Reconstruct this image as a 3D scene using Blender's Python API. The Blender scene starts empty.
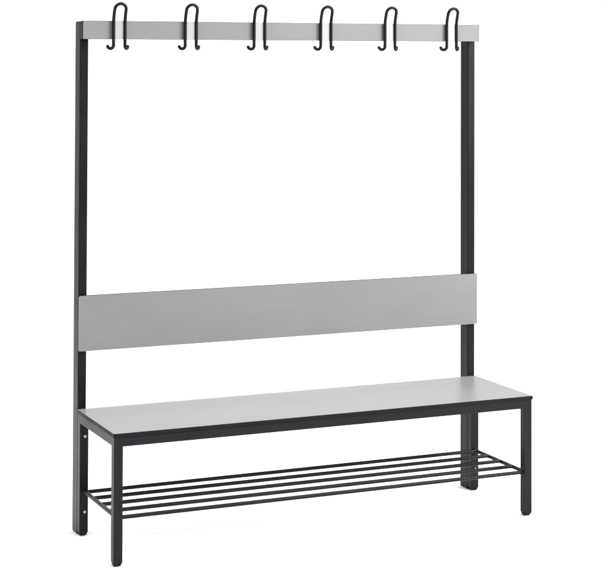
import bpy, bmesh, math, random
from mathutils import Vector, Matrix
random.seed(3)
S = bpy.context.scene
COL = S.collection

# ------------------------------------------------------------------ materials
def new_mat(name):
    m = bpy.data.materials.new(name); m.use_nodes = True
    nt = m.node_tree; b = nt.nodes['Principled BSDF']
    return m, nt, b

def noise(nt, scale, detail=4, stretch=(1, 1, 1), rough=.55):
    tc = nt.nodes.new('ShaderNodeTexCoord'); mp = nt.nodes.new('ShaderNodeMapping')
    mp.inputs['Scale'].default_value = stretch
    n = nt.nodes.new('ShaderNodeTexNoise')
    n.inputs['Scale'].default_value = scale; n.inputs['Detail'].default_value = detail
    n.inputs['Roughness'].default_value = rough
    nt.links.new(tc.outputs['Object'], mp.inputs['Vector']); nt.links.new(mp.outputs['Vector'], n.inputs['Vector'])
    return n

def ramp(nt, src, c0, c1, p0=.3, p1=.7):
    r = nt.nodes.new('ShaderNodeValToRGB')
    r.color_ramp.elements[0].position = p0; r.color_ramp.elements[1].position = p1
    r.color_ramp.elements[0].color = (*c0, 1); r.color_ramp.elements[1].color = (*c1, 1)
    nt.links.new(src, r.inputs['Fac']); return r

def rng(nt, src, a, b):
    r = nt.nodes.new('ShaderNodeMapRange'); r.inputs['To Min'].default_value = a; r.inputs['To Max'].default_value = b
    r.inputs['From Min'].default_value = .3; r.inputs['From Max'].default_value = .7
    nt.links.new(src, r.inputs['Value']); return r

def bump(nt, b, src, strength, dist):
    u = nt.nodes.new('ShaderNodeBump'); u.inputs['Strength'].default_value = strength
    u.inputs['Distance'].default_value = dist
    nt.links.new(src, u.inputs['Height']); nt.links.new(u.outputs['Normal'], b.inputs['Normal'])

def coat_mat(name, c0, c1, r0, r1, ior=1.5, tex=1400, bs=.12):
    m, nt, b = new_mat(name)
    n = noise(nt, 7, 5); r = ramp(nt, n.outputs['Fac'], c0, c1)
    nt.links.new(r.outputs['Color'], b.inputs['Base Color'])
    rr = rng(nt, n.outputs['Fac'], r0, r1); nt.links.new(rr.outputs['Result'], b.inputs['Roughness'])
    b.inputs['IOR'].default_value = ior
    f = noise(nt, tex, 2); bump(nt, b, f.outputs['Fac'], bs, .0004)
    return m

M_FRAME = coat_mat('anthracite powder coat', (.0068, .0078, .0094), (.0098, .0108, .0126), .28, .38, 1.19)
M_HOOK = coat_mat('charcoal hook coating', (.0050, .0053, .0058), (.0070, .0074, .0080), .28, .36, 1.24)
M_FOOT = coat_mat('black plastic foot', (.006, .006, .006), (.009, .009, .009), .45, .55, 1.2)
M_CORE = coat_mat('black laminate core', (.0052, .0056, .0062), (.0080, .0086, .0094), .42, .55, 1.18)
M_PLATE = coat_mat('white cutout plate', (.295, .295, .31), (.31, .31, .325), .40, .48)  # white of the masked-out loop area, for the added plates

def laminate(name, c0, c1, r0, r1):
    m, nt, b = new_mat(name)
    n = noise(nt, 3.0, 6, (1, 2.0, 2.0)); r = ramp(nt, n.outputs['Fac'], c0, c1)
    fine = noise(nt, 420, 3, (1, 1, 1)); fr = ramp(nt, fine.outputs['Fac'], (.965, .965, .965), (1.0, 1.0, 1.0))
    mx = nt.nodes.new('ShaderNodeMix'); mx.data_type = 'RGBA'; mx.blend_type = 'MULTIPLY'
    mx.inputs['Factor'].default_value = 1
    nt.links.new(r.outputs['Color'], mx.inputs['A']); nt.links.new(fr.outputs['Color'], mx.inputs['B'])
    nt.links.new(mx.outputs['Result'], b.inputs['Base Color'])
    rr = rng(nt, n.outputs['Fac'], r0, r1); nt.links.new(rr.outputs['Result'], b.inputs['Roughness'])
    b.inputs['IOR'].default_value = 1.27
    f = noise(nt, 900, 2); bump(nt, b, f.outputs['Fac'], .06, .0003)
    return m
M_PANEL = laminate('light grey laminate', (.163, .1655, .164), (.180, .182, .1795), .32, .40)

m, nt, b = new_mat('zinc plated steel'); M_ZINC = m
b.inputs['Metallic'].default_value = 1; n = noise(nt, 300, 3)
r = ramp(nt, n.outputs['Fac'], (.35, .37, .38), (.50, .52, .53)); nt.links.new(r.outputs['Color'], b.inputs['Base Color'])
b.inputs['Roughness'].default_value = .38

m, nt, b = new_mat('white studio paper'); M_PAPER = m
n = noise(nt, 1.2, 5); r = ramp(nt, n.outputs['Fac'], (.895, .895, .895), (.91, .91, .91))
nt.links.new(r.outputs['Color'], b.inputs['Base Color']); b.inputs['Roughness'].default_value = .9
b.inputs['Specular IOR Level'].default_value = .2

m, nt, b = new_mat('pale grey backdrop paper'); M_BACK = m
n = noise(nt, 1.2, 5); r = ramp(nt, n.outputs['Fac'], (.77, .77, .77), (.785, .785, .785))
nt.links.new(r.outputs['Color'], b.inputs['Base Color']); b.inputs['Roughness'].default_value = .9
b.inputs['Specular IOR Level'].default_value = .2

# ------------------------------------------------------------------ helpers
def box(bm, lo, hi, bev=0, seg=3, mi=0):
    lo, hi = Vector(lo), Vector(hi)
    res = bmesh.ops.create_cube(bm, size=1)
    vs = res['verts']
    for v in vs:
        v.co = Vector([lo[i] + (v.co[i] + .5) * (hi[i] - lo[i]) for i in range(3)])
    es = list({e for v in vs for e in v.link_edges}); fs = list({f for v in vs for f in v.link_faces})
    for f in fs: f.material_index = mi
    if bev:
        bmesh.ops.bevel(bm, geom=es, offset=bev, segments=seg, profile=.5, affect='EDGES', clamp_overlap=True)

def tube(bm, pts, r, seg=16, cap=True):
    """round bar swept along a polyline, with domed ends"""
    pts = [Vector(p) for p in pts]; n = len(pts); rings = []
    t0 = (pts[1] - pts[0]).normalized()
    up = Vector((0, 0, 1)) if abs(t0.z) < .9 else Vector((0, 1, 0))
    a = t0.cross(up).normalized()
    def ring(c, t, a, rad):
        bdir = t.cross(a).normalized()
        return [bm.verts.new(c + rad * (math.cos(2*math.pi*k/seg) * a + math.sin(2*math.pi*k/seg) * bdir)) for k in range(seg)]
    for i, p in enumerate(pts):
        if i == 0: t = t0
        elif i == n-1: t = (pts[-1] - pts[-2]).normalized()
        else: t = ((pts[i] - pts[i-1]).normalized() + (pts[i+1] - pts[i]).normalized()).normalized()
        a = (a - t * a.dot(t)).normalized()
        if i == 0 and cap:
            for q in (80, 55, 28):
                q = math.radians(q); rings.append(ring(p - t * r * math.sin(q), t, a, r * math.cos(q)))
        rings.append(ring(p, t, a, r))
        if i == n-1 and cap:
            for q in (28, 55, 80):
                q = math.radians(q); rings.append(ring(p + t * r * math.sin(q), t, a, r * math.cos(q)))
    for q in range(len(rings) - 1):
        A, B = rings[q], rings[q+1]
        for k in range(seg):
            bm.faces.new((A[k], A[(k+1) % seg], B[(k+1) % seg], B[k]))
    bm.faces.new(rings[0][::-1]); bm.faces.new(rings[-1])

def prism(bm, outline, to3d, depth_vec, mi_face=0, mi_side=0, bev=.0008):
    """closed outline extruded by depth_vec, edges slightly broken"""
    f0 = [bm.verts.new(to3d(p)) for p in outline]; f1 = [bm.verts.new(to3d(p) + depth_vec) for p in outline]
    A = bm.faces.new(f0); B = bm.faces.new(f1[::-1]); A.material_index = B.material_index = mi_face
    n = len(outline)
    for k in range(n):
        s = bm.faces.new((f0[(k+1) % n], f0[k], f1[k], f1[(k+1) % n])); s.material_index = mi_side
    if bev:
        es = list(A.edges) + list(B.edges)
        bmesh.ops.bevel(bm, geom=es, offset=bev, segments=2, profile=.5, affect='EDGES', material=mi_side)

def rrect(x0, x1, y0, y1, r, n=6):
    P = []
    for cx, cy, a in ((x1-r, y1-r, 0), (x0+r, y1-r, 90), (x0+r, y0+r, 180), (x1-r, y0+r, 270)):
        for k in range(n+1):
            t = math.radians(a + 90*k/n); P.append((cx + r*math.cos(t), cy + r*math.sin(t)))
    return P

def link(name, bm, mats, parent=None, smooth=40, flat=1.2e-4):
    bmesh.ops.recalc_face_normals(bm, faces=bm.faces)
    me = bpy.data.meshes.new(name); bm.to_mesh(me); bm.free()
    for mt in (mats if isinstance(mats, (list, tuple)) else [mats]): me.materials.append(mt)
    me.set_sharp_from_angle(angle=math.radians(smooth))
    for p in me.polygons: p.use_smooth = not (flat and p.area > flat)
    o = bpy.data.objects.new(name, me); COL.objects.link(o); o.parent = parent
    return o

def child_copy(o, parent):
    c = o.copy(); COL.objects.link(c); c.parent = parent
    for g in list(o.children):
        child_copy(g, c)
    return c

# ------------------------------------------------------------------ dimensions (metres)
W = 1.5; T = .029            # bench width, leg tube
D = .3904                    # back face of the bench frame = front face of the posts
PW, PD, H = .0292, .0552, 1.686
HS, TB = .4091, .0125        # seat height, board
AP = .0292                   # apron height
BOT = .0105                  # foot cap height

# ------------------------------------------------------------------ setting
bm = bmesh.new()
for v in ((-14, -2.6, 0), (16, -2.6, 0), (16, 7, 0), (-14, 7, 0)): bm.verts.new(v)
bm.faces.new(bm.verts)
fl = link('floor', bm, M_PAPER); fl['kind'] = 'structure'
bm = bmesh.new(); prof = []
R = 2.5
for k in range(25):
    t = math.radians(90*k/24); prof.append((7 + R*math.sin(t), R - R*math.cos(t)))
prof.append((7 + R, 9.0))
ra = [bm.verts.new((-14, y, z)) for y, z in prof]; rb = [bm.verts.new((16, y, z)) for y, z in prof]
for k in range(len(prof)-1): bm.faces.new((ra[k], rb[k], rb[k+1], ra[k+1]))
bd = link('backdrop', bm, M_BACK); bd['kind'] = 'structure'

# ------------------------------------------------------------------ the bench
root = bpy.data.objects.new('cloakroom_bench', None); COL.objects.link(root)
root.empty_display_size = .2
root['label'] = 'tall anthracite steel cloakroom bench with light grey seat, backrest and hook rail'
root['category'] = 'bench'

# posts (closed steel tube with top cap)
bm = bmesh.new()
box(bm, (0, D + .0006, .0012), (PW, D + PD, H - .003), .0028)
post = link('post', bm, M_FRAME, root)
bm = bmesh.new()
box(bm, (.0006, D + .0012, H - .0034), (PW - .0006, D + PD - .0006, H), .0012, 2)
link('end_cap', bm, M_FOOT, post)
p2 = child_copy(post, root); p2.location.x = W - PW

# bench frame legs
def leg(x, y):
    bm = bmesh.new(); box(bm, (x, y, BOT), (x + T, y + T, HS - TB - .0005), .0015)
    l = link('leg', bm, M_FRAME, root)
    # rounded plastic foot plugged into the tube
    bm = bmesh.new(); n = 8; rings = []
    for z, ins in ((BOT + .0004, .0013), (BOT - .002, .0013), (.0055, .0020), (.0022, .0038), (.0004, .0080), (.0002, .0125)):
        rings.append([bm.verts.new((q[0], q[1], z)) for q in rrect(x + ins, x + T - ins, y + ins, y + T - ins, max(.0015, .0045 - ins*.2), n)])
    for a, b2 in zip(rings, rings[1:]):
        m_ = len(a)
        for k in range(m_): bm.faces.new((a[k], a[(k+1) % m_], b2[(k+1) % m_], b2[k]))
    bm.faces.new(rings[0]); bm.faces.new(rings[-1][::-1])
    link('foot', bm, M_FOOT, l, 60)
    return l
legs = [leg(0, 0), leg(W - T, 0), leg(0, D - T), leg(W - T, D - T)]

# bolts through the rear legs into the posts
for li, x in ((2, T/2 + .0025), (3, W - T/2 + .0005)):
    for z in (.3248, .0785):
        bm = bmesh.new()
        mt = Matrix.Translation((x, D - T - .0006, z)) @ Matrix.Rotation(math.radians(90), 4, 'X')
        bmesh.ops.create_cone(bm, cap_ends=True, segments=24, radius1=.0046, radius2=.0046, depth=.0014, matrix=mt)
        res = bmesh.ops.create_uvsphere(bm, u_segments=20, v_segments=10, radius=.0034)
        for v in res['verts']:
            v.co = Vector((x + v.co.x, D - T - .0012 + v.co.y*.75, z + v.co.z))
        link('bolt', bm, M_ZINC, legs[li])

# aprons
za, zb = HS - TB - AP, HS - TB - .0004
def bar(name, lo, hi, bev=.0013):
    bm = bmesh.new(); box(bm, lo, hi, bev); return link(name, bm, M_FRAME, root)
G = -.0020
bar('apron', (T + G, .00015, za), (W - T - G, T - .001, zb))
bar('apron', (T + G, D - T + .001, za), (W - T - G, D - .0004, zb))
bar('apron', (.00015, T + G, za), (T - .001, D - T - G, zb))
bar('apron', (W - T + .001, T + G, za), (W - .0004, D - T - G, zb))

# seat: laminate board with black core edge
bm = bmesh.new(); OH = .0028
prism(bm, rrect(-OH, W + OH, -OH, D - .0006, .0025, 4), lambda p: Vector((p[0], p[1], HS - TB)), Vector((0, 0, TB)), 0, 1, .0009)
link('seat', bm, [M_PANEL, M_CORE], root, 30)

# backrest
bm = bmesh.new(); BT = .013
prism(bm, rrect(-.0030, W + .0030, .5995, .7815, .0045, 8), lambda p: Vector((p[0], D - BT, p[1])), Vector((0, BT - .0004, 0)), 0, 1, .0009)
link('backrest', bm, [M_PANEL, M_CORE], root, 30)

# hook rail: board on a dark steel strip
R0, R1 = 1.6268, 1.6882
bm = bmesh.new()
prism(bm, rrect(.0, W, R0, R1, .003, 4), lambda p: Vector((p[0], D - .0315, p[1])), Vector((0, .0128, 0)), 0, 1, .0008)
rail = link('hook_rail', bm, [M_PANEL, M_CORE], root, 30)
bm = bmesh.new(); box(bm, (.0006, D - .0185, R0 + .0008), (W - .0006, D - .0004, R1 - .0008), .0012, 2)
link('rail_support', bm, M_FRAME, rail)

# shoe shelf
ZR = .1476; RR = .0063
for y in (.0145, .0975, .1800, .2620, .3440):
    bm = bmesh.new(); tube(bm, ((T*.55 + .004, y, ZR), (W - T*.55 - .004, y, ZR)) if .02 < y else ((T - .001, y, ZR), (W - T + .001, y, ZR)), RR, 20, False)
    link('shelf_rod', bm, M_FRAME, root, flat=0)
for x in (.0165, W - .0165):
    bm = bmesh.new(); box(bm, (x - .006, T - .002, ZR - .0072), (x + .006, D - T + .002, ZR + .0044), .0035)
    link('shelf_bar', bm, M_FRAME, root)

# coat hooks: one bent coated rod, top loop leaning forward, both ends curling out and back
def hook_points():
    hw = .0198; P = []
    def lean(z):                                   # forward (-y) lean above the rail
        t = max(0, min(1, (z - .030) / .085)); return -.021 * (t*t*(3 - 2*t)) ** .8
    zc = .068                                      # loop centre, z measured from rail centre 1.6577
    half = []
    # hooked end: from tip down round and up
    rj = .0115; d = Vector((.69, .73, 0))
    cz = -.0500
    for k in range(0, 15):
        a = math.radians(-20 - 160*k/14)           # from outer tip, through bottom, to the wire
        off = rj * (1 + math.cos(a))
        half.append(Vector((hw + d.x*off, d.y*off, cz + rj*math.sin(a))))
    for z in (-.040, -.02, 0, .02, .03, .04, .05, .058):
        half.append(Vector((hw, lean(z), z)))
    right = half
    left = [Vector((-p.x, p.y, p.z)) for p in half][::-1]
    arc = []
    for k in range(1, 16):
        a = math.pi*k/16
        z = .0675 + hw*math.sin(a); arc.append(Vector((hw*math.cos(a), lean(z), z)))
    return right + arc + left
proto = None
for i, x in enumerate((.1228, .3753, .6268, .8786, 1.1301, 1.3800)):
    if proto is None:
        bm = bmesh.new(); tube(bm, hook_points(), .0055, 18)
        proto = link('coat_hook', bm, M_HOOK, root, 60, 0); h = proto
        bm = bmesh.new(); box(bm, (-.0185, .0012, R0 - 1.6577 + .0004), (.0185, .0078, R1 - 1.6577 + .0006), .0008, 2)
        link('cutout_plate', bm, M_PLATE, proto)  # added plate, stands in for the white cut-out area inside the loop
    else:
        h = child_copy(proto, root)
    h.location = (x, D - .0315 - .0080, 1.6577)

# ------------------------------------------------------------------ studio light
wd = bpy.data.worlds.new('World'); S.world = wd; wd.use_nodes = True
nt = wd.node_tree; bg = nt.nodes['Background']
tc = nt.nodes.new('ShaderNodeTexCoord'); sep = nt.nodes.new('ShaderNodeSeparateXYZ')
nt.links.new(tc.outputs['Generated'], sep.inputs['Vector'])
mr = nt.nodes.new('ShaderNodeMapRange'); mr.interpolation_type = 'SMOOTHSTEP'
mr.inputs['From Min'].default_value = -.95; mr.inputs['From Max'].default_value = .1
mr.inputs['To Min'].default_value = .35; mr.inputs['To Max'].default_value = 1.15
nt.links.new(sep.outputs['Y'], mr.inputs['Value']); nt.links.new(mr.outputs['Result'], bg.inputs['Strength'])
bg.inputs['Color'].default_value = (1, 1, 1, 1)

def area(name, loc, target, sx, sy, power, col=(1, 1, 1)):
    l = bpy.data.lights.new(name, 'AREA'); l.shape = 'RECTANGLE'; l.size = sx; l.size_y = sy; l.energy = power; l.color = col
    o = bpy.data.objects.new(name, l); COL.objects.link(o); o.location = loc
    o.rotation_euler = (Vector(target) - Vector(loc)).to_track_quat('-Z', 'Y').to_euler()
    return o
area('softbox', (1.6, -.4, 5.0), (1.3, .3, 0), 8.5, 7.0, 540)
area('softbox', (4.4, -4.2, 4.0), (1.3, .4, .7), 4.0, 3.5, 520)
area('softbox', (5.0, 4.6, 4.0), (5.2, 9.2, 2.4), 2.0, 2.0, 230)

area('softbox', (2.9, -2.2, 1.95), (1.35, .38, 1.5), 1.3, 1.6, 48, (1, .97, .93))

# ------------------------------------------------------------------ camera (shift lens, upright verticals)
r = Vector((.91583184, -.40154475, .00372066)); u = Vector((-.01321479, -.02087689, .99969472)); bz = Vector((-.40134449, -.91560142, -.02442605))
cd = bpy.data.cameras.new('Camera'); cam = bpy.data.objects.new('Camera', cd); COL.objects.link(cam)
mw = Matrix.Identity(4)
for i in range(3): mw[i][0], mw[i][1], mw[i][2] = r[i], u[i], bz[i]
mw.translation = Vector((-1.62119127, -4.99762812, 1.5903575)); cam.matrix_world = mw
cd.sensor_fit = 'HORIZONTAL'; cd.sensor_width = 36; cd.lens = 99.9624
cd.shift_x = .030791; cd.shift_y = -.451277
cd.clip_start = .05; cd.clip_end = 200
S.camera = cam

S.render.engine = 'CYCLES'
S.cycles.max_bounces = 8; S.cycles.diffuse_bounces = 5
S.view_settings.view_transform = 'Standard'; S.view_settings.look = 'None'
S.view_settings.exposure = 0; S.view_settings.gamma = 1
